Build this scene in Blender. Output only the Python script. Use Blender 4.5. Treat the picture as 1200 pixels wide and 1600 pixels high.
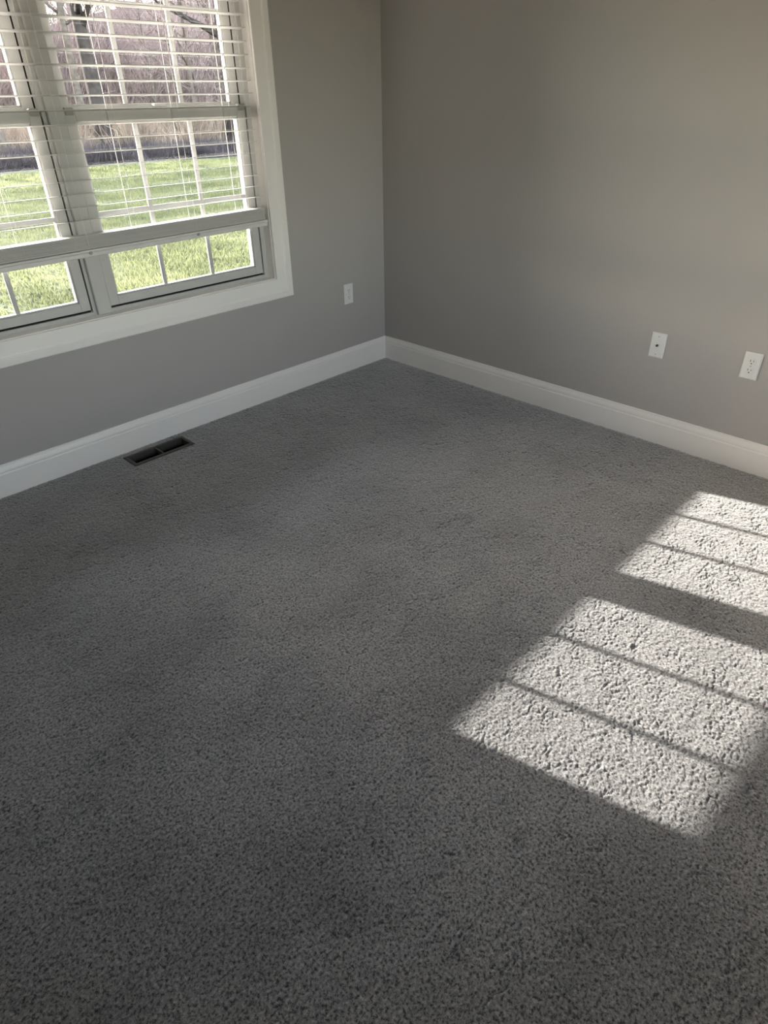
import bpy, bmesh, math, random
import numpy as np
from mathutils import Vector, Matrix

for o in list(bpy.data.objects):
    bpy.data.objects.remove(o)
S = bpy.context.scene
COL = S.collection

# ------------------------------------------------------------------ camera
CAM_LOC = (-2.94271, -2.87994, 1.44010)
CAM_R = (0.69713933, -0.71677882, -0.0149961)
CAM_U = (0.39959592, 0.37111045, 0.83821246)
CAM_F = (0.59524773, 0.59034325, -0.54513758)
cam_data = bpy.data.cameras.new('camera')
cam_data.sensor_fit = 'HORIZONTAL'
cam_data.sensor_width = 36.0
cam_data.lens = 994.06 * 36.0 / 1200.0
cam_data.clip_start = 0.02
cam_data.clip_end = 500
cam = bpy.data.objects.new('camera', cam_data)
cam.matrix_world = Matrix(((CAM_R[0], CAM_U[0], -CAM_F[0], CAM_LOC[0]),
                           (CAM_R[1], CAM_U[1], -CAM_F[1], CAM_LOC[1]),
                           (CAM_R[2], CAM_U[2], -CAM_F[2], CAM_LOC[2]),
                           (0, 0, 0, 1)))
COL.objects.link(cam)
S.camera = cam

# ------------------------------------------------------------------ sky, sun, exposure
SUN_DIR = Vector((0.256, -1.0, -0.312)).normalized()     # the way the light travels
SUN_ELEV = math.asin(-SUN_DIR.z)
SKY_STRENGTH = 1.35
SKY_TINT = (1.05, 0.98, 0.95, 1)           # white balance of the shot, set for the room
SUN_ENERGY = 8.8
EXPOSURE = 1.15
W = bpy.data.worlds.new('sky')
S.world = W
W.use_nodes = True
wn = W.node_tree
wn.nodes.clear()
w_out = wn.nodes.new('ShaderNodeOutputWorld')
w_bg = wn.nodes.new('ShaderNodeBackground')
w_sky = wn.nodes.new('ShaderNodeTexSky')
w_sky.sky_type = 'NISHITA'
w_sky.sun_disc = False
w_sky.sun_elevation = SUN_ELEV
w_sky.sun_rotation = math.atan2(-SUN_DIR.x, -SUN_DIR.y)
w_sky.air_density = 1.0
w_sky.dust_density = 0.9
w_sky.ozone_density = 1.2
w_bg.inputs['Strength'].default_value = SKY_STRENGTH
w_wb = wn.nodes.new('ShaderNodeMixRGB')
w_wb.blend_type = 'MULTIPLY'
w_wb.inputs[0].default_value = 1.0
w_wb.inputs[2].default_value = SKY_TINT
w_hz = wn.nodes.new('ShaderNodeHueSaturation')          # thin high haze
w_hz.inputs['Saturation'].default_value = 0.74
wn.links.new(w_sky.outputs[0], w_hz.inputs['Color'])
wn.links.new(w_hz.outputs[0], w_wb.inputs[1])
wn.links.new(w_wb.outputs[0], w_bg.inputs[0])
wn.links.new(w_bg.outputs[0], w_out.inputs[0])

sun_data = bpy.data.lights.new('sun', 'SUN')
sun_data.energy = SUN_ENERGY
sun_data.angle = math.radians(0.53)
sun_data.color = (1.0, 0.935, 0.905)
sun = bpy.data.objects.new('sun', sun_data)
sun.rotation_euler = SUN_DIR.to_track_quat('-Z', 'Y').to_euler()
sun.location = (-8, 20, 12)
COL.objects.link(sun)

S.view_settings.view_transform = 'Standard'
S.view_settings.look = 'None'
S.view_settings.gamma = 1.0
S.view_settings.use_curve_mapping = False
S.view_settings.exposure = EXPOSURE
cy = S.cycles
cy.use_denoising = True
cy.max_bounces = 14
cy.diffuse_bounces = 8
cy.glossy_bounces = 4
cy.transparent_max_bounces = 24
cy.sample_clamp_indirect = 6.0
cy.caustics_reflective = False
cy.caustics_refractive = False


def portal(name, loc, rot, sx, sy):
    d = bpy.data.lights.new(name, 'AREA')
    d.shape = 'RECTANGLE'
    d.size, d.size_y = sx, sy
    d.cycles.is_portal = True
    o = bpy.data.objects.new(name, d)
    o.location, o.rotation_euler = loc, rot
    COL.objects.link(o)


portal('window_portal', (-1.76, 0.30, 1.40), (math.radians(-90), 0, 0), 2.0, 1.7)

portal('window_portal', (-1.60, -4.50, 1.45), (math.radians(90), 0, 0), 1.2, 1.4)


# ------------------------------------------------------------------ materials
def new_mat(name):
    m = bpy.data.materials.new(name)
    m.use_nodes = True
    nt = m.node_tree
    b = nt.nodes['Principled BSDF']
    return m, nt, b


def N(nt, kind, **kw):
    n = nt.nodes.new(kind)
    for k, v in kw.items():
        if k in n.inputs:
            n.inputs[k].default_value = v
        else:
            setattr(n, k, v)
    return n


def ramp(nt, stops):
    r = nt.nodes.new('ShaderNodeValToRGB')
    el = r.color_ramp.elements
    while len(el) < len(stops):
        el.new(0.5)
    for e, (p, c) in zip(el, stops):
        e.position = p
        e.color = (c[0], c[1], c[2], 1)
    return r


def mat(name, col, rough=0.5, spec=0.5, var=0.0, vscale=8.0, bump=0.0, bscale=200.0, metallic=0.0, sheen=0.0):
    """Principled material with slight procedural mottling and fine relief."""
    m, nt, b = new_mat(name)
    b.inputs['Roughness'].default_value = rough
    b.inputs['Specular IOR Level'].default_value = spec
    b.inputs['Metallic'].default_value = metallic
    b.inputs['Sheen Weight'].default_value = sheen
    tc = N(nt, 'ShaderNodeTexCoord')
    if var > 0:
        no = N(nt, 'ShaderNodeTexNoise', Scale=vscale, Detail=4.0)
        nt.links.new(tc.outputs['Object'], no.inputs['Vector'])
        r = ramp(nt, [(0.3, [c * (1 - var) for c in col]), (0.7, [min(1, c * (1 + var)) for c in col])])
        nt.links.new(no.outputs['Fac'], r.inputs['Fac'])
        nt.links.new(r.outputs['Color'], b.inputs['Base Color'])
    else:
        b.inputs['Base Color'].default_value = (*col, 1)
    if bump > 0:
        n2 = N(nt, 'ShaderNodeTexNoise', Scale=bscale, Detail=3.0)
        nt.links.new(tc.outputs['Object'], n2.inputs['Vector'])
        bp = N(nt, 'ShaderNodeBump', Strength=bump, Distance=0.002)
        nt.links.new(n2.outputs['Fac'], bp.inputs['Height'])
        nt.links.new(bp.outputs['Normal'], b.inputs['Normal'])
    return m


M = {}
M['wall'] = mat('greige wall paint', (0.445, 0.422, 0.402), 0.75, 0.25, 0.015, 1.5, 0.12, 260)
M['ceiling'] = mat('white ceiling paint', (0.86, 0.855, 0.84), 0.9, 0.1, 0.01, 2.0, 0.15, 180)
M['trim'] = mat('white semigloss trim paint', (0.90, 0.865, 0.825), 0.38, 0.4, 0.012, 3.0, 0.05, 60)
M['vinyl'] = mat('white vinyl sash', (0.55, 0.545, 0.525), 0.35, 0.4, 0.01, 5.0)
M['blind'] = mat('white faux wood slat', (0.72, 0.70, 0.68), 0.4, 0.4, 0.015, 6.0)
M['cord'] = mat('white blind cord', (0.75, 0.74, 0.71), 0.8, 0.1, 0.02, 50.0)
M['gasket'] = mat('black weatherstrip', (0.015, 0.015, 0.015), 0.7, 0.2, 0.1, 40.0)
M['plate'] = mat('white wall plate plastic', (0.80, 0.80, 0.78), 0.3, 0.5, 0.01, 20.0)
M['slot'] = mat('dark socket slot', (0.03, 0.03, 0.03), 0.6, 0.3, 0.1, 100.0)
M['screw'] = mat('painted screw head', (0.62, 0.62, 0.60), 0.35, 0.5, 0.03, 200.0)
M['brass'] = mat('dull connector metal', (0.16, 0.14, 0.11), 0.4, 0.5, 0.1, 200.0, metallic=0.8)
M['register'] = mat('dark bronze register metal', (0.075, 0.068, 0.058), 0.5, 0.4, 0.12, 60.0, metallic=0.2)
M['duct'] = mat('duct metal in painted recess shade', (0.012, 0.0115, 0.011), 0.7, 0.3, 0.2, 30.0, metallic=0.3)  # near black, the dark of the recess put into the colour
M['latch'] = mat('grey plastic latch', (0.35, 0.34, 0.32), 0.4, 0.4, 0.03, 60.0)
M['subfloor'] = mat('subfloor board', (0.25, 0.2, 0.14), 0.8, 0.2, 0.1, 6.0)
M['bark'] = mat('grey brown bark', (0.13, 0.105, 0.088), 0.9, 0.1, 0.35, 6.0, 0.6, 30)
M['dark_bark'] = mat('dark bark', (0.05, 0.040, 0.036), 0.9, 0.1, 0.3, 6.0, 0.6, 30)  # darker bark tone for the two thick trunks
M['twig'] = mat('bare twigs', (0.27, 0.20, 0.185), 0.85, 0.15, 0.3, 0.6)
M['brush'] = mat('dry tan brush', (0.28, 0.205, 0.152), 0.85, 0.15, 0.4, 0.7)
M['shaded_brush'] = mat('leafless shrub stems in painted shade', (0.06, 0.047, 0.05), 0.85, 0.15, 0.4, 0.9)  # unlit understory: its shade is put into the stem colour
M['needles'] = mat('dark evergreen needles', (0.03, 0.06, 0.025), 0.7, 0.2, 0.35, 1.5)
M['siding'] = mat('white exterior siding', (0.7, 0.7, 0.68), 0.7, 0.2, 0.02, 4.0)

# clear window glass: straight-through light plus a Fresnel reflection
m, nt, b = new_mat('clear window glass')
nt.nodes.remove(b)
tr = N(nt, 'ShaderNodeBsdfTransparent')
tr.inputs['Color'].default_value = (0.94, 0.96, 0.95, 1)
gl = N(nt, 'ShaderNodeBsdfGlossy', Roughness=0.0)
fr = N(nt, 'ShaderNodeFresnel', IOR=1.45)
mx = N(nt, 'ShaderNodeMixShader')
nt.links.new(fr.outputs[0], mx.inputs[0])
nt.links.new(tr.outputs[0], mx.inputs[1])
nt.links.new(gl.outputs[0], mx.inputs[2])
nt.links.new(mx.outputs[0], nt.nodes['Material Output'].inputs['Surface'])
M['glass'] = m

# carpet yarn: grey, tuft flecks that also carry painted crease shade, soft sheen
m, nt, b = new_mat('grey twist pile carpet')
tc = N(nt, 'ShaderNodeTexCoord')
fleck_shade = N(nt, 'ShaderNodeTexNoise', Scale=150.0, Detail=3.0, Roughness=0.75)
tread_shade = N(nt, 'ShaderNodeTexNoise', Scale=2.6, Detail=3.0, Roughness=0.55)  # trodden patches, shading of the leaning pile put into the colour
for n_ in (fleck_shade, tread_shade):
    nt.links.new(tc.outputs['Object'], n_.inputs['Vector'])
r1 = ramp(nt, [(0.38, (0.040, 0.038, 0.036)), (0.48, (0.205, 0.197, 0.191)), (0.58, (0.27, 0.259, 0.252)), (0.72, (0.42, 0.405, 0.395))])
nt.links.new(fleck_shade.outputs['Fac'], r1.inputs['Fac'])
r2 = ramp(nt, [(0.32, (0.70, 0.70, 0.70)), (0.58, (1, 1, 1))])
nt.links.new(tread_shade.outputs['Fac'], r2.inputs['Fac'])
mm = N(nt, 'ShaderNodeMixRGB', blend_type='MULTIPLY')
mm.inputs[0].default_value = 1.0
nt.links.new(r1.outputs[0], mm.inputs[1])
nt.links.new(r2.outputs[0], mm.inputs[2])
nt.links.new(mm.outputs[0], b.inputs['Base Color'])
b.inputs['Roughness'].default_value = 0.95
b.inputs['Specular IOR Level'].default_value = 0.15
b.inputs['Sheen Weight'].default_value = 1.0
b.inputs['Sheen Tint'].default_value = (1.0, 0.97, 0.93, 1)
b.inputs['Sheen Roughness'].default_value = 0.45
fib = N(nt, 'ShaderNodeTexNoise', Scale=520.0, Detail=2.0)
nt.links.new(tc.outputs['Object'], fib.inputs['Vector'])
bp = N(nt, 'ShaderNodeBump', Strength=0.4, Distance=0.003)
nt.links.new(fib.outputs['Fac'], bp.inputs['Height'])
nt.links.new(bp.outputs['Normal'], b.inputs['Normal'])
M['carpet'] = m


def leafy(name, stops, scale, trans=0.35, rough=0.7):
    """Thin leaf: diffuse with light passing through, colour wandering over the ground."""
    m, nt, b = new_mat(name)
    tc = N(nt, 'ShaderNodeTexCoord')
    no = N(nt, 'ShaderNodeTexNoise', Scale=scale, Detail=5.0, Roughness=0.65)
    nt.links.new(tc.outputs['Object'], no.inputs['Vector'])
    r = ramp(nt, stops)
    nt.links.new(no.outputs['Fac'], r.inputs['Fac'])
    nt.links.new(r.outputs[0], b.inputs['Base Color'])
    b.inputs['Roughness'].default_value = rough
    b.inputs['Specular IOR Level'].default_value = 0.2
    if trans > 0:
        t = N(nt, 'ShaderNodeBsdfTranslucent')
        nt.links.new(r.outputs[0], t.inputs['Color'])
        x = N(nt, 'ShaderNodeMixShader')
        x.inputs[0].default_value = trans
        nt.links.new(b.outputs[0], x.inputs[1])
        nt.links.new(t.outputs[0], x.inputs[2])
        nt.links.new(x.outputs[0], nt.nodes['Material Output'].inputs['Surface'])
    return m


M['grass'] = leafy('lawn grass blades', [(0.3, (0.10, 0.108, 0.050)), (0.55, (0.19, 0.195, 0.092)), (0.75, (0.30, 0.285, 0.150))], 1.1, 0.6)
M['lawn'] = leafy('lawn turf', [(0.3, (0.10, 0.105, 0.062)), (0.55, (0.17, 0.172, 0.10)), (0.75, (0.24, 0.226, 0.145))], 1.6, 0.0, 0.9)
M['litter'] = leafy('woodland leaf litter', [(0.3, (0.03, 0.023, 0.02)), (0.5, (0.07, 0.052, 0.042)), (0.7, (0.15, 0.11, 0.082))], 2.2, 0.0, 0.9)
M['hill'] = leafy('bare wooded hillside', [(0.3, (0.012, 0.010, 0.011)), (0.5, (0.034, 0.026, 0.026)), (0.7, (0.085, 0.062, 0.056))], 0.35, 0.0, 0.9)


# ------------------------------------------------------------------ builders
def tag(o, label=None, cat=None, group=None, kind=None):
    if label: o['label'] = label
    if cat: o['category'] = cat
    if group: o['group'] = group
    if kind: o['kind'] = kind
    return o


def empty(name, loc=(0, 0, 0), rz=0.0, parent=None):
    o = bpy.data.objects.new(name, None)
    o.empty_display_size = 0.1
    o.location = loc
    o.rotation_euler = (0, 0, rz)
    COL.objects.link(o)
    if parent: o.parent = parent
    return o


def link(name, me, material=None, parent=None, loc=None):
    o = bpy.data.objects.new(name, me)
    COL.objects.link(o)
    if material and not me.materials: me.materials.append(material)
    if parent: o.parent = parent
    if loc: o.location = loc
    return o


def mesh(name, verts, faces, smooth=False):
    me = bpy.data.meshes.new(name)
    me.from_pydata([tuple(v) for v in verts], [], [tuple(f) for f in faces])
    me.update()
    if smooth: me.shade_smooth()
    return me


class MB:
    """Collects boxes, prisms and tubes into one mesh."""
    def __init__(s):
        s.v, s.f = [], []

    def add(s, vs, fs):
        n = len(s.v)
        s.v += [tuple(v) for v in vs]
        s.f += [tuple(i + n for i in f) for f in fs]
        return s

    def box(s, x0, x1, y0, y1, z0, z1):
        vs = [(x, y, z) for z in (z0, z1) for y in (y0, y1) for x in (x0, x1)]
        fs = [(0, 2, 3, 1), (4, 5, 7, 6), (0, 1, 5, 4), (2, 6, 7, 3), (0, 4, 6, 2), (1, 3, 7, 5)]
        return s.add(vs, fs)

    def disc(s, c, r, t, n=14):
        """Short cylinder facing -y, front at c.y."""
        vs = [(c[0] + r * math.cos(2 * math.pi * k / n), y, c[2] + r * math.sin(2 * math.pi * k / n)) for y in (c[1], c[1] + t) for k in range(n)]
        fs = [tuple(range(n)), tuple(reversed(range(n, 2 * n)))] + [(k, k + n, (k + 1) % n + n, (k + 1) % n) for k in range(n)]
        return s.add(vs, fs)

    def rings(s, rs, cap=True):
        n = len(rs[0])
        base = len(s.v)
        for r in rs: s.v += [tuple(p) for p in r]
        for k in range(len(rs) - 1):
            a, b_ = base + k * n, base + (k + 1) * n
            s.f += [(a + i, a + (i + 1) % n, b_ + (i + 1) % n, b_ + i) for i in range(n)]
        if cap:
            s.f.append(tuple(base + i for i in reversed(range(n))))
            s.f.append(tuple(base + (len(rs) - 1) * n + i for i in range(n)))
        return s

    def build(s, name, material, parent=None, bevel=0.0, smooth=False, seg=1, loc=None):
        me = mesh(name, s.v, s.f)
        bm = bmesh.new()
        bm.from_mesh(me)
        if bevel > 0:
            bmesh.ops.bevel(bm, geom=bm.edges[:], offset=bevel, segments=seg, affect='EDGES', profile=0.6, clamp_overlap=True)
        bmesh.ops.recalc_face_normals(bm, faces=bm.faces[:])
        bm.to_mesh(me)
        bm.free()
        if smooth: me.shade_smooth()
        return link(name, me, material, parent, loc)


def box(name, material, parent, dims, bevel=0.0, seg=1):
    return MB().box(*dims).build(name, material, parent, bevel, seg=seg)


# ------------------------------------------------------------------ room shell
XL, YB, H = -3.95, -4.30, 2.46          # side wall, rear wall, ceiling
WT = 0.15
FL = -0.014                              # subfloor top, under the pile
# window opening in the left (window) wall
OX0, OX1, OZ0, OZ1 = -2.702, -0.817, 0.630, 2.190
# duct opening in the floor
VX0, VX1, VY0, VY1 = -1.878, -1.575, -0.172, -0.078


def holed(name, axis, a0, a1, b0, b1, t0, t1, hole, material, kind='structure'):
    """Slab a0..a1 by b0..b1, thick t0..t1, with one rectangular hole, as one welded mesh."""
    ha0, ha1, hb0, hb1 = hole
    A, B = [a0, ha0, ha1, a1], [b0, hb0, hb1, b1]
    def P(a, b_, t):
        return {'y': (a, t, b_), 'z': (a, b_, t), 'x': (t, a, b_)}[axis]
    vs = [P(a, b_, t) for t in (t0, t1) for b_ in B for a in A]
    idx = lambda i, j, k: k * 16 + j * 4 + i
    fs = []
    for i in range(3):
        for j in range(3):
            if (i, j) == (1, 1): continue
            for k in (0, 1):
                fs.append((idx(i, j, k), idx(i + 1, j, k), idx(i + 1, j + 1, k), idx(i, j + 1, k)))
    for loop in ([(0, 0), (1, 0), (2, 0), (3, 0), (3, 1), (3, 2), (3, 3), (2, 3), (1, 3), (0, 3), (0, 2), (0, 1)], [(1, 1), (2, 1), (2, 2), (1, 2)]):
        for (p, q) in zip(loop, loop[1:] + loop[:1]):
            fs.append((idx(*p, 0), idx(*q, 0), idx(*q, 1), idx(*p, 1)))
    o = MB().add(vs, fs).build(name, material)
    return tag(o, kind=kind)


holed('wall_left', 'y', XL - WT, 0.0, FL, H, 0.0, WT, (OX0, OX1, OZ0, OZ1), M['wall'])
tag(box('wall_right', M['wall'], None, (0.0, WT, YB - WT, WT, FL, H)), kind='structure')
tag(box('wall_side', M['wall'], None, (XL - WT, XL, YB - WT, 0.0, FL, H)), kind='structure')
holed('wall_rear', 'y', XL, 0.0, FL, H, YB - WT, YB, (-2.15, -1.05, 0.80, 2.10), M['wall'])
tag(box('ceiling', M['ceiling'], None, (XL - WT, WT, YB - WT, WT, H, H + 0.1)), kind='structure')
holed('floor', 'z', XL - WT, WT, YB - WT, WT, FL - 0.16, FL, (VX0, VX1, VY0, VY1), M['subfloor'])

# plain rear window added behind the camera to light the window wall and trim
rw = tag(empty('added_fill_window', (0, 0, 0)), kind='structure')
fm = MB()
for d in ((-2.15, -2.10, -4.40, -4.34, .80, 2.10), (-1.10, -1.05, -4.40, -4.34, .80, 2.10), (-2.10, -1.10, -4.40, -4.34, .80, .85), (-2.10, -1.10, -4.40, -4.34, 2.05, 2.10), (-2.10, -1.10, -4.39, -4.35, 1.43, 1.47)):
    fm.box(*d)
tag(fm.build('window_frame', M['vinyl'], rw), kind='structure')
box('pane', M['glass'], rw, (-2.10, -1.10, -4.374, -4.370, .85, 2.05))

# baseboards: flat board, bead line and eased top, run along one wall each
BP = [(0.0, -0.012), (0.0155, -0.012), (0.0155, 0.098), (0.0145, 0.101), (0.0118, 0.1025), (0.0118, 0.1055), (0.0142, 0.108),
      (0.0142, 0.113), (0.0125, 0.120), (0.0088, 0.129), (0.0075, 0.132), (0.0072, 0.137), (0.0055, 0.140), (0.0, 0.140)]


def baseboard(name, pts_fn, s0, s1, mitre0, mitre1):
    """pts_fn(s, d, z) gives a point s along the wall and d out from it; mitres shift the ends by d."""
    rs = []
    for s, m_ in ((s0, mitre0), (s1, mitre1)):
        rs.append([pts_fn(s + m_ * d, d, z) for d, z in BP])
    return tag(MB().rings(rs).build(name, M['trim']), kind='structure')


baseboard('baseboard_left', lambda s, d, z: (s, -d, z), XL, 0.0, 1, -1)
baseboard('baseboard_right', lambda s, d, z: (-d, s, z), YB, 0.0, 1, -1)
baseboard('baseboard_side', lambda s, d, z: (XL + d, s, z), YB, 0.0, 1, -1)
baseboard('baseboard_rear', lambda s, d, z: (s, YB + d, z), XL, 0.0, 1, -1)

# ------------------------------------------------------------------ the twin window
JX0, JX1, JZ0, JZ1 = -2.687, -0.832, 0.645, 2.175      # inner faces of the jamb boards
win = tag(empty('window_1', (-1.76, 0.0, 0.64)), kind='structure')
WL = Vector(win.location)


def wbox(name, material, dims, bevel=0.0, parent=None, seg=1):
    """Box given in room coordinates, hung on the window (or on a sash at the same origin)."""
    x0, x1, y0, y1, z0, z1 = dims
    return box(name, material, parent or win, (x0 - WL.x, x1 - WL.x, y0 - WL.y, y1 - WL.y, z0 - WL.z, z1 - WL.z), bevel, seg)


# jamb boards, sill and head
wbox('jamb', M['trim'], (JX1, OX1, 0.0, 0.0555, JZ0, JZ1))
wbox('jamb', M['trim'], (OX0, JX0, 0.0, 0.0555, JZ0, JZ1))
wbox('window_sill', M['trim'], (OX0, OX1, 0.0, 0.0555, OZ0, JZ0))
wbox('head_jamb', M['trim'], (OX0, OX1, 0.0, 0.0555, JZ1, OZ1))

# casing boards: flat inner field, step, raised outer band, mitred corners
CP = [(0.0, 0.0), (0.0, 0.0125), (0.0025, 0.0140), (0.058, 0.0155), (0.062, 0.0165), (0.064, 0.0195), (0.067, 0.0205), (0.096, 0.0190), (0.100, 0.0160), (0.100, 0.0)]
IX0, IX1, IZ0, IZ1 = JX0 - 0.003, JX1 + 0.003, JZ0 - 0.004, JZ1 + 0.003


def corner(k, u, t):
    x = (IX0 - u, IX1 + u, IX1 + u, IX0 - u)[k]
    z = (IZ0 - u, IZ0 - u, IZ1 + u, IZ1 + u)[k]
    return (x - WL.x, -t - WL.y, z - WL.z)


for k in range(4):
    MB().rings([[corner(k, u, t) for u, t in CP], [corner((k + 1) % 4, u, t) for u, t in CP]]).build('casing', M['trim'], win)

# vinyl unit frame, mullion and its cover
UZ0, UZ1 = 0.664, 2.156
UC = (-1.287, -2.232)                                   # centres of the two units
HS = 0.427                                              # half width of a sash
fr_ = MB()
for d in ((UC[0] + HS + 0.005, OX1, 0.0555, 0.175, OZ0, OZ1), (OX0, UC[1] - HS - 0.005, 0.0555, 0.175, OZ0, OZ1),
          (UC[1] - HS - 0.005, UC[0] + HS + 0.005, 0.0555, 0.175, OZ0, UZ0 - 0.004), (UC[1] - HS - 0.005, UC[0] + HS + 0.005, 0.0555, 0.175, UZ1 + 0.004, OZ1),
          (UC[1] + HS + 0.005, UC[0] - HS - 0.005, 0.0555, 0.175, UZ0 - 0.004, UZ1 + 0.004)):
    x0, x1, y0, y1, z0, z1 = d
    fr_.box(x0 - WL.x, x1 - WL.x, y0 - WL.y, y1 - WL.y, z0 - WL.z, z1 - WL.z)
fr_.build('window_frame', M['vinyl'], win, 0.0008)
wbox('mullion_cover', M['vinyl'], (-1.786, -1.722, 0.036, 0.056, JZ0, JZ1), 0.003)
# balance tracks that show as fine vertical ribs beside the upper sashes
for c in UC:
    for sx in (-1, 1):
        xe = c + sx * (HS + 0.005)
        for yy in (0.066, 0.076, 0.086):
            wbox('track_rib', M['vinyl'], (min(xe, xe - sx * 0.004), max(xe, xe - sx * 0.004), yy, yy + 0.003, 1.42, UZ1))


def sash(kind, c, y0, y1, z0, z1, bot, top, gy):
    """One sash: frame as its own mesh, glass, three muntins and hardware as its sub-parts."""
    st = 0.043
    s_ = MB()
    X0, X1 = c - HS, c + HS
    for d in ((X0, X0 + st, y0, y1, z0, z1), (X1 - st, X1, y0, y1, z0, z1), (X0 + st, X1 - st, y0, y1, z0, z0 + bot), (X0 + st, X1 - st, y0, y1, z1 - top, z1)):
        s_.box(d[0] - WL.x, d[1] - WL.x, d[2] - WL.y, d[3] - WL.y, d[4] - WL.z, d[5] - WL.z)
    o = s_.build(kind, M['vinyl'], win, 0.002)
    gx0, gx1, gz0, gz1 = X0 + st, X1 - st, z0 + bot, z1 - top
    # glazing bead
    bd = MB()
    for d in ((gx0, gx0 + 0.006, gy - 0.012, gy + 0.012, gz0, gz1), (gx1 - 0.006, gx1, gy - 0.012, gy + 0.012, gz0, gz1), (gx0, gx1, gy - 0.012, gy + 0.012, gz0, gz0 + 0.006), (gx0, gx1, gy - 0.012, gy + 0.012, gz1 - 0.006, gz1)):
        bd.box(d[0] - WL.x, d[1] - WL.x, d[2] - WL.y, d[3] - WL.y, d[4] - WL.z, d[5] - WL.z)
    bd.build('glazing_bead', M['vinyl'], o, 0.001)
    wbox('pane', M['glass'], (gx0, gx1, gy - 0.002, gy + 0.002, gz0, gz1), 0, o)
    for dx in (-0.132, 0.132):
        wbox('muntin', M['vinyl'], (c + dx - 0.0095, c + dx + 0.0095, gy - 0.007, gy + 0.007, gz0, gz1), 0.003, o)
    zm = (gz0 + gz1) / 2
    for a, b_ in ((gx0, c - 0.1415), (c - 0.1225, c + 0.1225), (c + 0.1415, gx1)):
        wbox('muntin', M['vinyl'], (a, b_, gy - 0.0068, gy + 0.0068, zm - 0.0095, zm + 0.0095), 0.003, o)
    return o, (X0, X1, gz0, gz1)


for c in UC:
    lo, _ = sash('lower_sash', c, 0.060, 0.094, UZ0 + 0.004, 1.424, 0.038, 0.046, 0.078)
    up, _ = sash('upper_sash', c, 0.100, 0.134, 1.386, UZ1, 0.046, 0.045, 0.118)
    # sash lock and tilt latches on the meeting rail
    wbox('sash_lock', M['vinyl'], (c - 0.03, c + 0.03, 0.066, 0.092, 1.424, 1.436), 0.003, lo)
    for sx in (-1, 1):
        xx = c + sx * (HS - 0.022)
        wbox('tilt_latch', M['latch'], (xx - 0.018, xx + 0.018, 0.056, 0.085, 1.402, 1.428), 0.003, lo)
    # black gaps and weatherstrip round the sashes
    wbox('weatherstrip', M['gasket'], (c + HS, c + HS + 0.005, 0.070, 0.090, UZ0, 1.40))
    wbox('weatherstrip', M['gasket'], (c - HS - 0.005, c - HS, 0.070, 0.090, UZ0, 1.40))
    wbox('weatherstrip', M['gasket'], (c - HS, c + HS, 0.066, 0.090, UZ0 - 0.004, UZ0 + 0.004))
    wbox('weatherstrip', M['gasket'], (c + HS - 0.001, c + HS + 0.005, 0.101, 0.12, 1.42, UZ1))
    wbox('weatherstrip', M['gasket'], (c - HS - 0.005, c - HS + 0.001, 0.101, 0.12, 1.42, UZ1))

# ------------------------------------------------------------------ the blind
BX0, BX1 = -2.669, -0.849
blind = tag(empty('window_blind', ((BX0 + BX1) / 2, 0.028, 0.895)), 'wide white slatted blind lowered over the twin window, stopping short of the sill', 'blind')
BL = Vector(blind.location)
HALF = (BX1 - BX0) / 2
# one slat: slightly crowned strip, rounded in section
sec = [(-0.025, 0.0003), (-0.0245, 0.0010), (-0.010, 0.0016), (0.010, 0.0016), (0.0245, 0.0010), (0.025, 0.0003),
       (0.0245, -0.0010), (0.010, -0.0008), (-0.010, -0.0008), (-0.0245, -0.0010)]
slat_me = MB().rings([[(x, y, z) for y, z in sec] for x in (-HALF, HALF)])
first = slat_me.build('slat', M['blind'], blind, smooth=False)
first.location = (0, 0, 2.055 - BL.z)
PITCH = 0.0483
zs = []
z = 1.757 + 6 * PITCH
while z > 1.02:
    zs.append(z)
    z -= PITCH
first.location.z = zs[0] - BL.z
rnd = random.Random(4)
TILT = 0.0108
SLAT = math.radians(5.2)
first.rotation_euler = (-SLAT, 0, 0)
for i, z in enumerate(zs[1:]):
    c = first.copy()
    COL.objects.link(c)
    c.location = (rnd.uniform(-.002, .002), rnd.uniform(-.001, .001), z - BL.z)
    c.rotation_euler = (-SLAT + math.radians(rnd.uniform(-0.8, 0.8)), -TILT * max(0, (1.35 - z) / 0.4) * 0.6, 0)
for k in range(17):                                       # slats resting in a stack on the bottom rail
    c = first.copy()
    COL.objects.link(c)
    c.location = (rnd.uniform(-.002, .002), rnd.uniform(-.0025, .0025), 0.9265 + 0.0032 * k - BL.z)
    c.rotation_euler = (rnd.uniform(-.012, .012), -TILT, 0)
rail_sec = [(-0.0235, -0.013), (-0.0255, -0.010), (-0.0255, 0.003), (-0.031, 0.006), (-0.0325, 0.010), (-0.030, 0.0145), (-0.024, 0.016), (0.022, 0.016), (0.026, 0.012), (0.026, -0.010), (0.022, -0.013)]
br = MB().rings([[(x, y, z) for y, z in rail_sec] for x in (-HALF - 0.008, HALF + 0.008)]).build('bottom_rail', M['blind'], blind)
br.location = (0, 0, 0.9075 - BL.z)
br.rotation_euler = (0, -TILT, 0)
MB().box(BX0 - 0.008 - BL.x, BX1 + 0.008 - BL.x, -0.026, 0.026, 2.118 - BL.z, 2.17 - BL.z).build('headrail', M['blind'], blind, 0.004)
LX = [-0.985, -1.247, -1.540, -1.770, -2.030, -2.290, -2.545]
for x in LX:
    cd = MB()
    for yy in (-0.0275, 0.0265):
        cd.box(x - BL.x - 0.0009, x - BL.x + 0.0009, yy, yy + 0.0014, 0.915 - BL.z, 2.12 - BL.z)
    cd.build('ladder_cord', M['cord'], blind)
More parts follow.
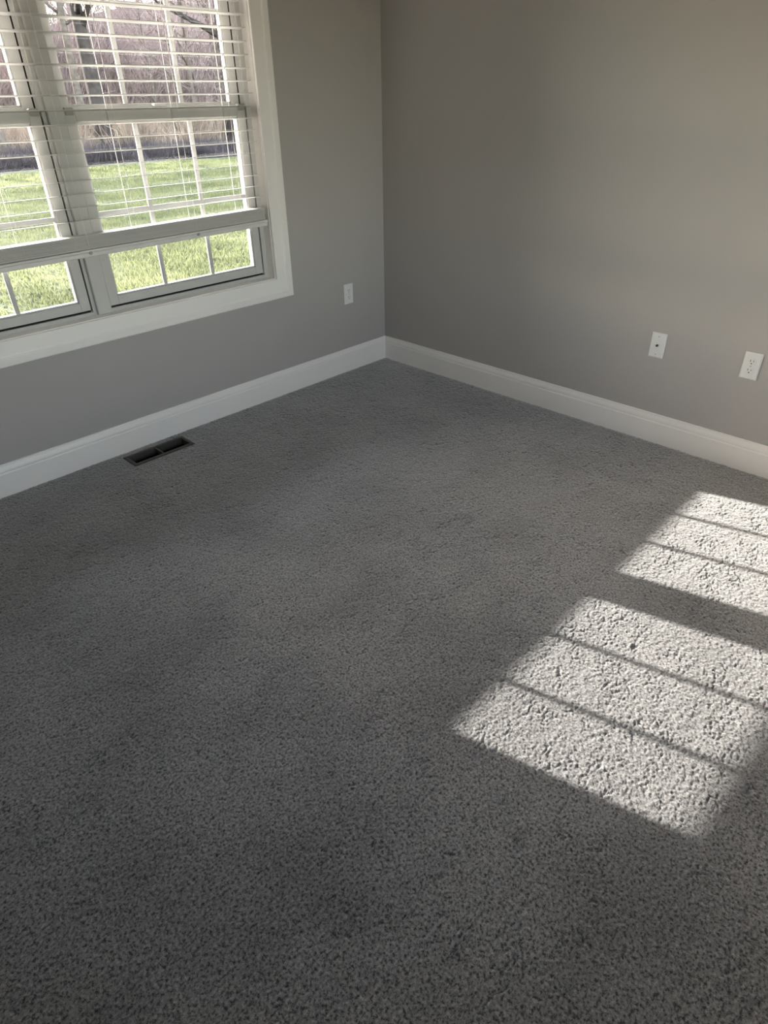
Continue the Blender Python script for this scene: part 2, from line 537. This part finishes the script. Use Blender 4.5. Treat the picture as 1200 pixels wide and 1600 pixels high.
for x in (-1.247, -1.770, -2.290):
    z0 = 0.9075 + TILT * (x - BL.x)
    MB().disc((x - BL.x, -0.0335, z0 + 0.004 - BL.z), 0.007, 0.006, 10).build('cord_button', M['latch'], blind)

# ------------------------------------------------------------------ carpet pile
def hash2(ix, iy, s):
    h = (ix.astype(np.int64) * 374761393 + iy.astype(np.int64) * 668265263 + s * 982451653) & 0xFFFFFFFF
    h = ((h ^ (h >> 13)) * 1274126177) & 0xFFFFFFFF
    h = (h ^ (h >> 16)) & 0xFFFFFFFF
    return h.astype(np.float64) / 4294967296.0


def vnoise(x, y, s):
    ix, iy = np.floor(x), np.floor(y)
    fx, fy = x - ix, y - iy
    fx, fy = fx * fx * (3 - 2 * fx), fy * fy * (3 - 2 * fy)
    a, b_ = hash2(ix, iy, s), hash2(ix + 1, iy, s)
    c, d = hash2(ix, iy + 1, s), hash2(ix + 1, iy + 1, s)
    return (a * (1 - fx) + b_ * fx) * (1 - fy) + (c * (1 - fx) + d * fx) * fy


def worley(x, y, s):
    """F1, F2, and the per-cell random numbers of the nearest point."""
    ix, iy = np.floor(x), np.floor(y)
    f1 = np.full(x.shape, 9.0)
    f2 = np.full(x.shape, 9.0)
    r1 = np.zeros(x.shape)
    ax = np.zeros(x.shape)
    ay = np.zeros(x.shape)
    for dx in (-1, 0, 1):
        for dy in (-1, 0, 1):
            cx, cy_ = ix + dx, iy + dy
            px, py = cx + hash2(cx, cy_, s), cy_ + hash2(cx, cy_, s + 1)
            d = np.hypot(x - px, y - py)
            near = d < f1
            f2 = np.where(near, f1, np.minimum(f2, d))
            r1 = np.where(near, hash2(cx, cy_, s + 2), r1)
            ax = np.where(near, x - px, ax)
            ay = np.where(near, y - py, ay)
            f1 = np.where(near, d, f1)
    return f1, f2, r1, ax, ay


def spaced(edges):
    out = [edges[0][0]]
    for a, b_, s0, s1 in edges:
        x = a
        while True:
            t = (x - a) / (b_ - a)
            x += s0 + (s1 - s0) * t
            if x >= b_: break
            out.append(x)
        out.append(b_)
    return np.array(out)


gx = spaced([(XL + 0.002, -3.28, 0.03, 0.012), (-3.28, -1.6, 0.0028, 0.0029), (-1.6, -0.001, 0.0029, 0.0046)])
gy = spaced([(YB + 0.002, -3.16, 0.03, 0.012), (-3.16, -1.6, 0.0028, 0.0029), (-1.6, -0.001, 0.0029, 0.0050)])
GX, GY = np.meshgrid(gx, gy)
wx = GX + 0.010 * (vnoise(GX / 0.035, GY / 0.035, 11) - 0.5) + 0.004 * (vnoise(GX / 0.011, GY / 0.011, 13) - 0.5)
wy = GY + 0.010 * (vnoise(GX / 0.035, GY / 0.035, 12) - 0.5) + 0.004 * (vnoise(GX / 0.011, GY / 0.011, 14) - 0.5)
f1, f2, r1, ax, ay = worley(wx / 0.0092, wy / 0.0074, 21)
g_ = np.clip((f2 - f1) / 0.40, 0, 1)
lean = (hash2(np.floor(r1 * 1e6), np.floor(r1 * 3e5), 5) - 0.5) * ax + (r1 - 0.5) * ay
zc = 0.0018 * g_ * (0.4 + 0.6 * r1) + 0.0010 * (r1 - 0.5) + 0.0010 * lean
g1, g2, gr, _, _ = worley(wx / 0.046, wy / 0.015, 31)
crease = np.clip(1 - (g2 - g1) / 0.13, 0, 1) * np.clip((vnoise(GX / 0.05, GY / 0.028, 41) - 0.40) * 2.4, 0, 1)
zc -= 0.0040 * crease
zc += 0.0008 * (vnoise(GX / 0.06, GY / 0.045, 52) - 0.5)
zc += 0.0010 * (hash2(np.floor(GX / 0.0021), np.floor(GY / 0.0021), 61) - 0.5)
zc -= 0.0015
edge = np.clip(np.minimum(-GX, -GY) / 0.03, 0, 1)
zc = zc - 0.004 * (1 - edge)
nx, ny = len(gx), len(gy)
verts = np.stack([GX, GY, zc], -1).reshape(-1, 3)
ii = (np.arange(ny - 1)[:, None] * nx + np.arange(nx - 1)[None, :]).ravel()
quads = np.stack([ii, ii + 1, ii + nx + 1, ii + nx], -1)
cxm = verts[quads].mean(1)
keep = ~((cxm[:, 0] > VX0 + .004) & (cxm[:, 0] < VX1 - .004) & (cxm[:, 1] > VY0 + .004) & (cxm[:, 1] < VY1 - .004))
quads = quads[keep]
me = bpy.data.meshes.new('carpet')
me.vertices.add(len(verts))
me.vertices.foreach_set('co', verts.astype(np.float32).ravel())
me.loops.add(quads.size)
me.loops.foreach_set('vertex_index', quads.astype(np.int32).ravel())
me.polygons.add(len(quads))
me.polygons.foreach_set('loop_start', (np.arange(len(quads)) * 4).astype(np.int32))
me.polygons.foreach_set('loop_total', np.full(len(quads), 4, np.int32))
me.update(calc_edges=True)
me.shade_smooth()
tag(link('carpet', me, M['carpet']), 'grey twist pile carpet covering the whole floor', 'carpet', kind='stuff')

# ------------------------------------------------------------------ floor register by the window wall
reg = tag(empty('floor_register', ((VX0 + VX1) / 2, (VY0 + VY1) / 2, 0.0)), 'dark open floor register let into the carpet along the window wall', 'register')
RL = Vector(reg.location)
hw, hh = (VX1 - VX0) / 2, (VY1 - VY0) / 2
rim = MB()
ow, oh = hw + 0.017, hh + 0.021
profile = [(0.0, -0.03), (0.0, 0.0035), (0.004, 0.0055), (0.013, 0.0050), (0.017, 0.0020), (0.017, -0.012), (0.012, -0.012), (0.004, -0.03)]
cs = ((-1, -1), (1, -1), (1, 1), (-1, 1))
rs = []
for sx, sy in cs + cs[:1]:
    rs.append([(sx * (hw - 0.008 + u), sy * (hh - 0.006 + u * 1.15), z) for u, z in profile])
rim.rings(rs, cap=False).build('frame', M['register'], reg)
MB().box(-0.004, 0.004, -hh + 0.004, hh - 0.004, -0.022, 0.0035).build('divider_bar', M['register'], reg, 0.001)
dt = MB()
for d in ((-hw + 0.001, -hw + 0.003, -hh + .001, hh - .001, -0.155, -0.015), (hw - 0.003, hw - 0.001, -hh + .001, hh - .001, -0.155, -0.015), (-hw + .003, hw - .003, -hh + .001, -hh + .003, -0.155, -0.015), (-hw + .003, hw - .003, hh - .003, hh - .001, -0.155, -0.015), (-hw + .001, hw - .001, -hh + .001, hh - .001, -0.158, -0.155)):
    dt.box(*d)
dt.build('duct_boot', M['duct'], reg)
for side in (-1, 1):
    for k in range(3):
        yy = (-0.028, 0.0, 0.028)[k]
        x0, x1 = sorted((side * 0.006, side * (hw - 0.012)))
        o = MB().box(x0, x1, -0.0008, 0.0008, -0.012, 0.012).build('louvre_blade', M['duct'], reg)
        o.location = (0, yy, -0.050)
        o.rotation_euler = (math.radians(35), 0, 0)


# ------------------------------------------------------------------ wall plates
def cover(parent, name='cover_plate'):
    """Bevelled 70 x 114 mm plate, back at y = 0, facing -y."""
    a, b_ = 0.035, 0.0572
    rs = []
    for inset, t in ((0.0, 0.0), (0.0, 0.0028), (0.0012, 0.0042), (0.0050, 0.0058), (0.0065, 0.0060)):
        rs.append([(-a + inset, -t, -b_ + inset), (a - inset, -t, -b_ + inset), (a - inset, -t, b_ - inset), (-a + inset, -t, b_ - inset)])
    return MB().rings(rs).build(name, M['plate'], parent)


def screw(parent, z):
    o = MB().disc((0, -0.0072, z), 0.0032, 0.0015, 12).build('screw', M['screw'], parent)
    MB().box(-0.0026, 0.0026, -0.0076, -0.0071, z - 0.0004, z + 0.0004).build('screw_slot', M['slot'], o)


def duplex(name, loc, rz, label):
    t = tag(empty(name, loc, rz), label, 'outlet', 'wall outlets')
    cover(t)
    screw(t, 0.0)
    for s in (-1, 1):
        zc_ = s * 0.0195
        n = 20
        ring = []
        for k in range(n):
            a = 2 * math.pi * k / n
            x_, z_ = 0.0172 * math.cos(a), 0.0172 * math.sin(a)
            ring.append((x_, max(-0.0140, min(0.0140, z_)) + zc_))
        f = MB().rings([[(x, -0.004, z) for x, z in ring], [(x, -0.0072, z) for x, z in ring], [(x * 0.94, -0.0078, (z - zc_) * 0.94 + zc_) for x, z in ring]])
        fo = f.build('receptacle', M['plate'], t)
        for (sx, w, hgt) in ((-0.0063, 0.0024, 0.0090), (0.0063, 0.0022, 0.0072)):
            MB().box(sx - w / 2, sx + w / 2, -0.0080, -0.0077, zc_ + 0.0035 - hgt / 2, zc_ + 0.0035 + hgt / 2).build('slot', M['slot'], fo)
        MB().disc((0, -0.0080, zc_ - 0.0075), 0.0027, 0.0003, 12).build('ground_hole', M['slot'], fo)
    return t


duplex('wall_outlet', (-0.3087, 0.0, 0.4642), 0.0, 'white duplex outlet on the window wall, beside the window near the corner')
duplex('wall_outlet', (0.0, -2.1724, 0.4642), math.radians(-90), 'white duplex outlet on the right wall, above the sunlit carpet')
cx_ = tag(empty('cable_outlet', (0.0, -1.7645, 0.4642), math.radians(-90)), 'white blank cable plate with one dark round connector at its centre', 'cable plate')
cover(cx_)
screw(cx_, 0.0415)
screw(cx_, -0.0415)
cn = MB().disc((0, -0.0075, 0.0), 0.0062, 0.002, 6).build('connector_nut', M['brass'], cx_)
MB().disc((0, -0.0150, 0.0), 0.0046, 0.0078, 14).build('connector_barrel', M['brass'], cn)
MB().disc((0, -0.0153, 0.0), 0.0030, 0.0004, 12).build('connector_hole', M['slot'], cn)

# ------------------------------------------------------------------ outdoors
GZ = -0.50
tag(box('exterior_siding', M['siding'], None, (XL - 2.5, 2.5, WT + 0.002, WT + 0.03, GZ - 0.3, 0.55)), kind='structure')


def ground_z(x, y):
    """Flat lawn, then a bank that climbs into the woods."""
    d = np.maximum(0, y - 23.5)
    return GZ + 0.030 * d + 0.05 * np.sin(x * 0.35 + y * 0.22) * np.clip(y / 10, 0, 1)


def sheet(name, x0, x1, y0, y1, n, m_, material, fn, label=None):
    xs, ys = np.linspace(x0, x1, n), np.linspace(y0, y1, m_)
    X, Y = np.meshgrid(xs, ys)
    Z = fn(X, Y)
    v = np.stack([X, Y, Z], -1).reshape(-1, 3)
    f = [(j * n + i, j * n + i + 1, (j + 1) * n + i + 1, (j + 1) * n + i) for j in range(m_ - 1) for i in range(n - 1)]
    o = link(name, mesh(name, v, f, True), material)
    return tag(o, label, kind='structure')


sheet('lawn', -45, 60, WT + 0.03, 24.0, 60, 30, M['lawn'], ground_z)
sheet('rear_lawn', -30, 30, -40, YB - WT - 0.02, 8, 8, M['lawn'], lambda x, y: GZ + 0 * x)
sheet('woodland_floor', -60, 90, 23.8, 62, 60, 24, M['litter'], lambda x, y: ground_z(x, y) + 0.12 * np.sin(x * 1.3) * np.sin(y * 1.1))
sheet('hillside', -110, 190, 60, 130, 60, 24, M['hill'], lambda x, y: ground_z(x, np.minimum(y, 60)) - 0.3 + np.clip(0.16 + 0.0023 * (x - 46), 0.12, 0.32) * np.maximum(0, y - 60) + 0.8 * np.sin(x * 0.11) * np.clip((y - 60) / 20, 0, 1))

rng = np.random.default_rng(7)


def wedge(n, y0, y1, power=1.0, x_lo=0.255, x_hi=0.80, pad=0.8):
    """Ground points that the window looks out on."""
    y = y0 + (y1 - y0) * rng.random(n) ** power
    d = y + 2.88
    x = -2.94 + d * (x_lo + (x_hi - x_lo) * rng.random(n)) + pad * (rng.random(n) - 0.5)
    return x, y


# grass blades: single bent triangles
n = 110000
x, y = wedge(n, 3.2, 22.0, 1.35)
h = (0.035 + 0.05 * rng.random(n)) * (1 + 0.35 * np.sin(x * 2.1) * np.sin(y * 1.7))
a = rng.random(n) * 6.283
la = rng.random(n) * 6.283
w_ = 0.005 + 0.004 * rng.random(n) + 0.0007 * y
le = h * (0.3 + 0.8 * rng.random(n))
z0 = ground_z(x, y)
v = np.empty((n, 3, 3))
v[:, 0] = np.stack([x - w_ * np.cos(a), y - w_ * np.sin(a), z0 - .004], -1)
v[:, 1] = np.stack([x + w_ * np.cos(a), y + w_ * np.sin(a), z0 - .004], -1)
v[:, 2] = np.stack([x + le * np.cos(la), y + le * np.sin(la), z0 + h], -1)


def tri_mesh(name, v):
    v = v.reshape(-1, 3)
    k = len(v) // 3
    me = bpy.data.meshes.new(name)
    me.vertices.add(len(v))
    me.vertices.foreach_set('co', v.astype(np.float32).ravel())
    me.loops.add(len(v))
    me.loops.foreach_set('vertex_index', np.arange(len(v), dtype=np.int32))
    me.polygons.add(k)
    me.polygons.foreach_set('loop_start', (np.arange(k) * 3).astype(np.int32))
    me.polygons.foreach_set('loop_total', np.full(k, 3, np.int32))
    me.update(calc_edges=True)
    return me


tag(link('grass', tri_mesh('grass', v), M['grass']), 'short mown grass of the lawn outside the window', 'grass', kind='stuff')


def sprigs(P, D, L, Wd):
    """Thin three-sided spikes from points P along unit directions D."""
    up = np.where(np.abs(D[:, 2:3]) > 0.9, np.array([[1.0, 0, 0]]), np.array([[0, 0, 1.0]]))
    s = np.cross(D, up)
    s /= np.linalg.norm(s, axis=1, keepdims=True)
    t = np.cross(D, s)
    c = [P + Wd[:, None] * (math.cos(q) * s + math.sin(q) * t) for q in (0, 2.094, 4.189)]
    tip = P + D * L[:, None]
    out = np.empty((len(P), 3, 3, 3))
    for k in range(3):
        out[:, k, 0], out[:, k, 1], out[:, k, 2] = c[k], c[(k + 1) % 3], tip
    return out.reshape(-1, 3, 3)


def unit(v):
    return v / np.linalg.norm(v, axis=1, keepdims=True)


def brushwood(name, n, y0, y1, hmin, hmax, width, material, label, cat):
    x, y = wedge(n, y0, y1, 1.2, 0.31, 0.80, 1.5)
    clump = 0.35 + 0.65 * np.abs(np.sin(x * 0.9 + 1.3 * np.sin(y * 0.8)))
    P = np.stack([x, y, ground_z(x, y) - 0.05], -1)
    D = unit(np.stack([rng.normal(0, .45, n), rng.normal(0, .45, n), np.full(n, 1.0)], -1))
    L = (hmin + (hmax - hmin) * rng.random(n)) * clump
    P2 = P + D * (L * rng.random(n) * 0.6)[:, None]
    D2 = unit(D + rng.normal(0, .6, (n, 3)))
    v = np.concatenate([sprigs(P, D, L, width * (0.6 + 0.8 * rng.random(n))), sprigs(P2, D2, L * 0.6, width * 0.7 * np.ones(n))])
    return tag(link(name, tri_mesh(name, v), material), label, cat, kind='stuff')


brushwood('undergrowth', 8000, 23.2, 25.5, 0.45, 1.0, 0.016, M['shaded_brush'], 'low shrub stems along the far edge of the lawn, understory shade in their colour', 'brush')
brushwood('tall_brush', 16000, 27.5, 37, 0.7, 2.2, 0.020, M['brush'], 'dry tan brush standing behind the shade-coloured low shrubs', 'brush')
brushwood('sapling_thicket', 15000, 38, 62, 3.0, 10.0, 0.030, M['twig'], 'thicket of bare grey saplings filling the woods behind the brush', 'thicket')


# trees: trunk, limbs and twigs
def tube(mb, pts, rads, n=6):
    rs = []
    for i, p in enumerate(pts):
        d = (pts[min(i + 1, len(pts) - 1)] - pts[max(i - 1, 0)]).normalized()
        s = d.cross(Vector((0.3, 0.9, 0.1))).normalized()
        t = d.cross(s)
        rs.append([p + rads[i] * (math.cos(2 * math.pi * k / n) * s + math.sin(2 * math.pi * k / n) * t) for k in range(n)])
    mb.rings(rs)


def tree_meshes(seed, height, base_r, n_limbs, n_twigs, low):
    rr = random.Random(seed)
    trunk = MB()
    pts, rads = [], []
    p = Vector((0, 0, -0.3))
    for i in range(9):
        t = i / 8
        pts.append(p.copy())
        rads.append(base_r * (1 - 0.88 * t) * (1.35 if i == 0 else 1))
        p = p + Vector((rr.uniform(-.03, .03) * height / 8, rr.uniform(-.03, .03) * height / 8, height / 8))
    tube(trunk, pts, rads, 8)
    limbs = MB()
    ends = []
    for k in range(n_limbs):
        t = low + (0.97 - low) * (k + rr.random()) / n_limbs
        i = min(7, int(t * 8))
        q = pts[i].lerp(pts[i + 1], t * 8 - i)
        az = rr.uniform(0, 6.283)
        el = rr.uniform(0.35, 1.0)
        L = height * (0.38 * (1 - t) + 0.09) * rr.uniform(0.7, 1.25)
        d = Vector((math.cos(az) * math.cos(el), math.sin(az) * math.cos(el), math.sin(el)))
        ps, r0 = [q.copy()], rads[i] * 0.45
        for j in range(4):
            q = q + d * L / 4
            d = (d + Vector((rr.uniform(-.25, .25), rr.uniform(-.25, .25), rr.uniform(-.05, .3)))).normalized()
            ps.append(q.copy())
        tube(limbs, ps, [max(0.008, r0 * (1 - 0.85 * j / 4)) for j in range(5)], 5)
        for j in range(1, 5): ends.append((ps[j], d))
    r2 = np.random.default_rng(seed)
    idx = r2.integers(0, len(ends), n_twigs)
    P = np.array([tuple(ends[i][0]) for i in idx]) + r2.normal(0, .12, (n_twigs, 3))
    D = unit(np.array([tuple(ends[i][1]) for i in idx]) + r2.normal(0, .7, (n_twigs, 3)))
    L = 0.5 + 1.1 * r2.random(n_twigs)
    P2, D2 = P + D * (L * 0.5)[:, None], unit(D + r2.normal(0, .6, (n_twigs, 3)))
    tw = np.concatenate([sprigs(P, D, L, np.full(n_twigs, 0.011)), sprigs(P2, D2, L * 0.6, np.full(n_twigs, 0.008))])
    return trunk, limbs, tw


def make_tree(name, seed, height, r, n_limbs, n_twigs, low, bark, label, group=None):
    t = tag(empty(name), label, 'tree', group)
    tk, lb, tw = tree_meshes(seed, height, r, n_limbs, n_twigs, low)
    tk.build('trunk', bark, t, smooth=True)
    lb.build('limbs', bark, t, smooth=True)
    link('twigs', tri_mesh('twigs', tw), M['twig'], t)['kind'] = 'stuff'
    return t


def dup(root, loc, rz, sc):
    r = root.copy()
    COL.objects.link(r)
    r.location, r.rotation_euler, r.scale = loc, (0, 0, rz), (sc, sc, sc)
    for ch in root.children:
        c = ch.copy()
        COL.objects.link(c)
        c.parent = r
    return r


LB = 'bare grey brown tree in the woods beyond the lawn'
protos = [make_tree('bare_tree', 3, 13, 0.17, 34, 900, 0.22, M['bark'], LB, 'bare trees beyond the lawn'),
          make_tree('bare_tree', 8, 10, 0.11, 30, 900, 0.15, M['bark'], LB, 'bare trees beyond the lawn'),
          make_tree('bare_tree', 15, 15, 0.20, 36, 900, 0.30, M['bark'], LB, 'bare trees beyond the lawn')]
tr_ = random.Random(21)
spots = []
for k in range(16):
    yy = 28 + 28 * (k / 16) ** 1.1 + tr_.uniform(-1, 1)
    tn = 0.33 + 0.47 * ((k * 0.618034) % 1.0)
    spots.append((-2.94 + (yy + 2.88) * tn, yy))
for k, (x, y) in enumerate(spots):
    loc = (x, y, float(ground_z(np.array(x), np.array(y))))
    p = protos[k % 3]
    if k < 3:
        p.location, p.rotation_euler = loc, (0, 0, tr_.uniform(0, 6))
    else:
        dup(p, loc, tr_.uniform(0, 6.28), tr_.uniform(0.8, 1.15))
dk = make_tree('dark_tree', 31, 14, 0.42, 26, 500, 0.3, M['dark_bark'], 'thick dark tree trunk seen through the panes by the jamb of the window')
xy = (-2.94 + 30.4 * 0.685, 27.5)
dk.location = (xy[0], xy[1], float(ground_z(np.array(xy[0]), np.array(xy[1]))))
dk2 = make_tree('dark_tree', 32, 14, 0.36, 26, 500, 0.3, M['dark_bark'], 'thick dark tree trunk seen through the panes next to the mullion')
xy = (-2.94 + 30.9 * 0.468, 28.0)
dk2.location = (xy[0], xy[1], float(ground_z(np.array(xy[0]), np.array(xy[1]))))


# tall evergreens that shade the middle of the lawn
def evergreen(seed, height, crown0, R, n):
    r = np.random.default_rng(seed)
    t = r.random(n) ** 0.8
    z = crown0 + (height - crown0) * t
    rad = R * np.minimum(1, 2.2 * (1 - t)) ** 0.7 * np.sqrt(r.random(n)) + 0.1
    a = r.random(n) * 6.283
    P = np.stack([rad * np.cos(a), rad * np.sin(a), z], -1)
    D = unit(np.stack([np.cos(a), np.sin(a), r.normal(-.1, .3, n)], -1))
    return sprigs(P, D, 0.5 + 0.6 * r.random(n), np.full(n, 0.11))


eg = tag(empty('evergreen_tree'), 'tall dense evergreen tree standing clear of the window view, shading the lawn', 'tree', 'evergreens shading the lawn')
tk = MB()
tube(tk, [Vector((0, 0, -.3)), Vector((0, 0, 3)), Vector((0.05, 0, 6.5)), Vector((0, 0.05, 7.7))], [0.22, 0.17, 0.1, 0.02], 8)
tk.build('trunk', M['bark'], eg, smooth=True)
link('needles', tri_mesh('needles', evergreen(5, 7.9, 5.5, 2.1, 2600)), M['needles'], eg)['kind'] = 'stuff'
for k, (x, y, s) in enumerate(((-4.2, 34.0, 1.0), (-1.5, 34.6, 1.02), (1.3, 34.0, 0.98), (4.0, 34.5, 1.0), (6.6, 34.0, 1.0))):
    loc = (x, y, float(ground_z(np.array(x), np.array(y))))
    if k == 0:
        eg.location, eg.scale = loc, (s, s, s)
    else:
        dup(eg, loc, k * 1.3, s)
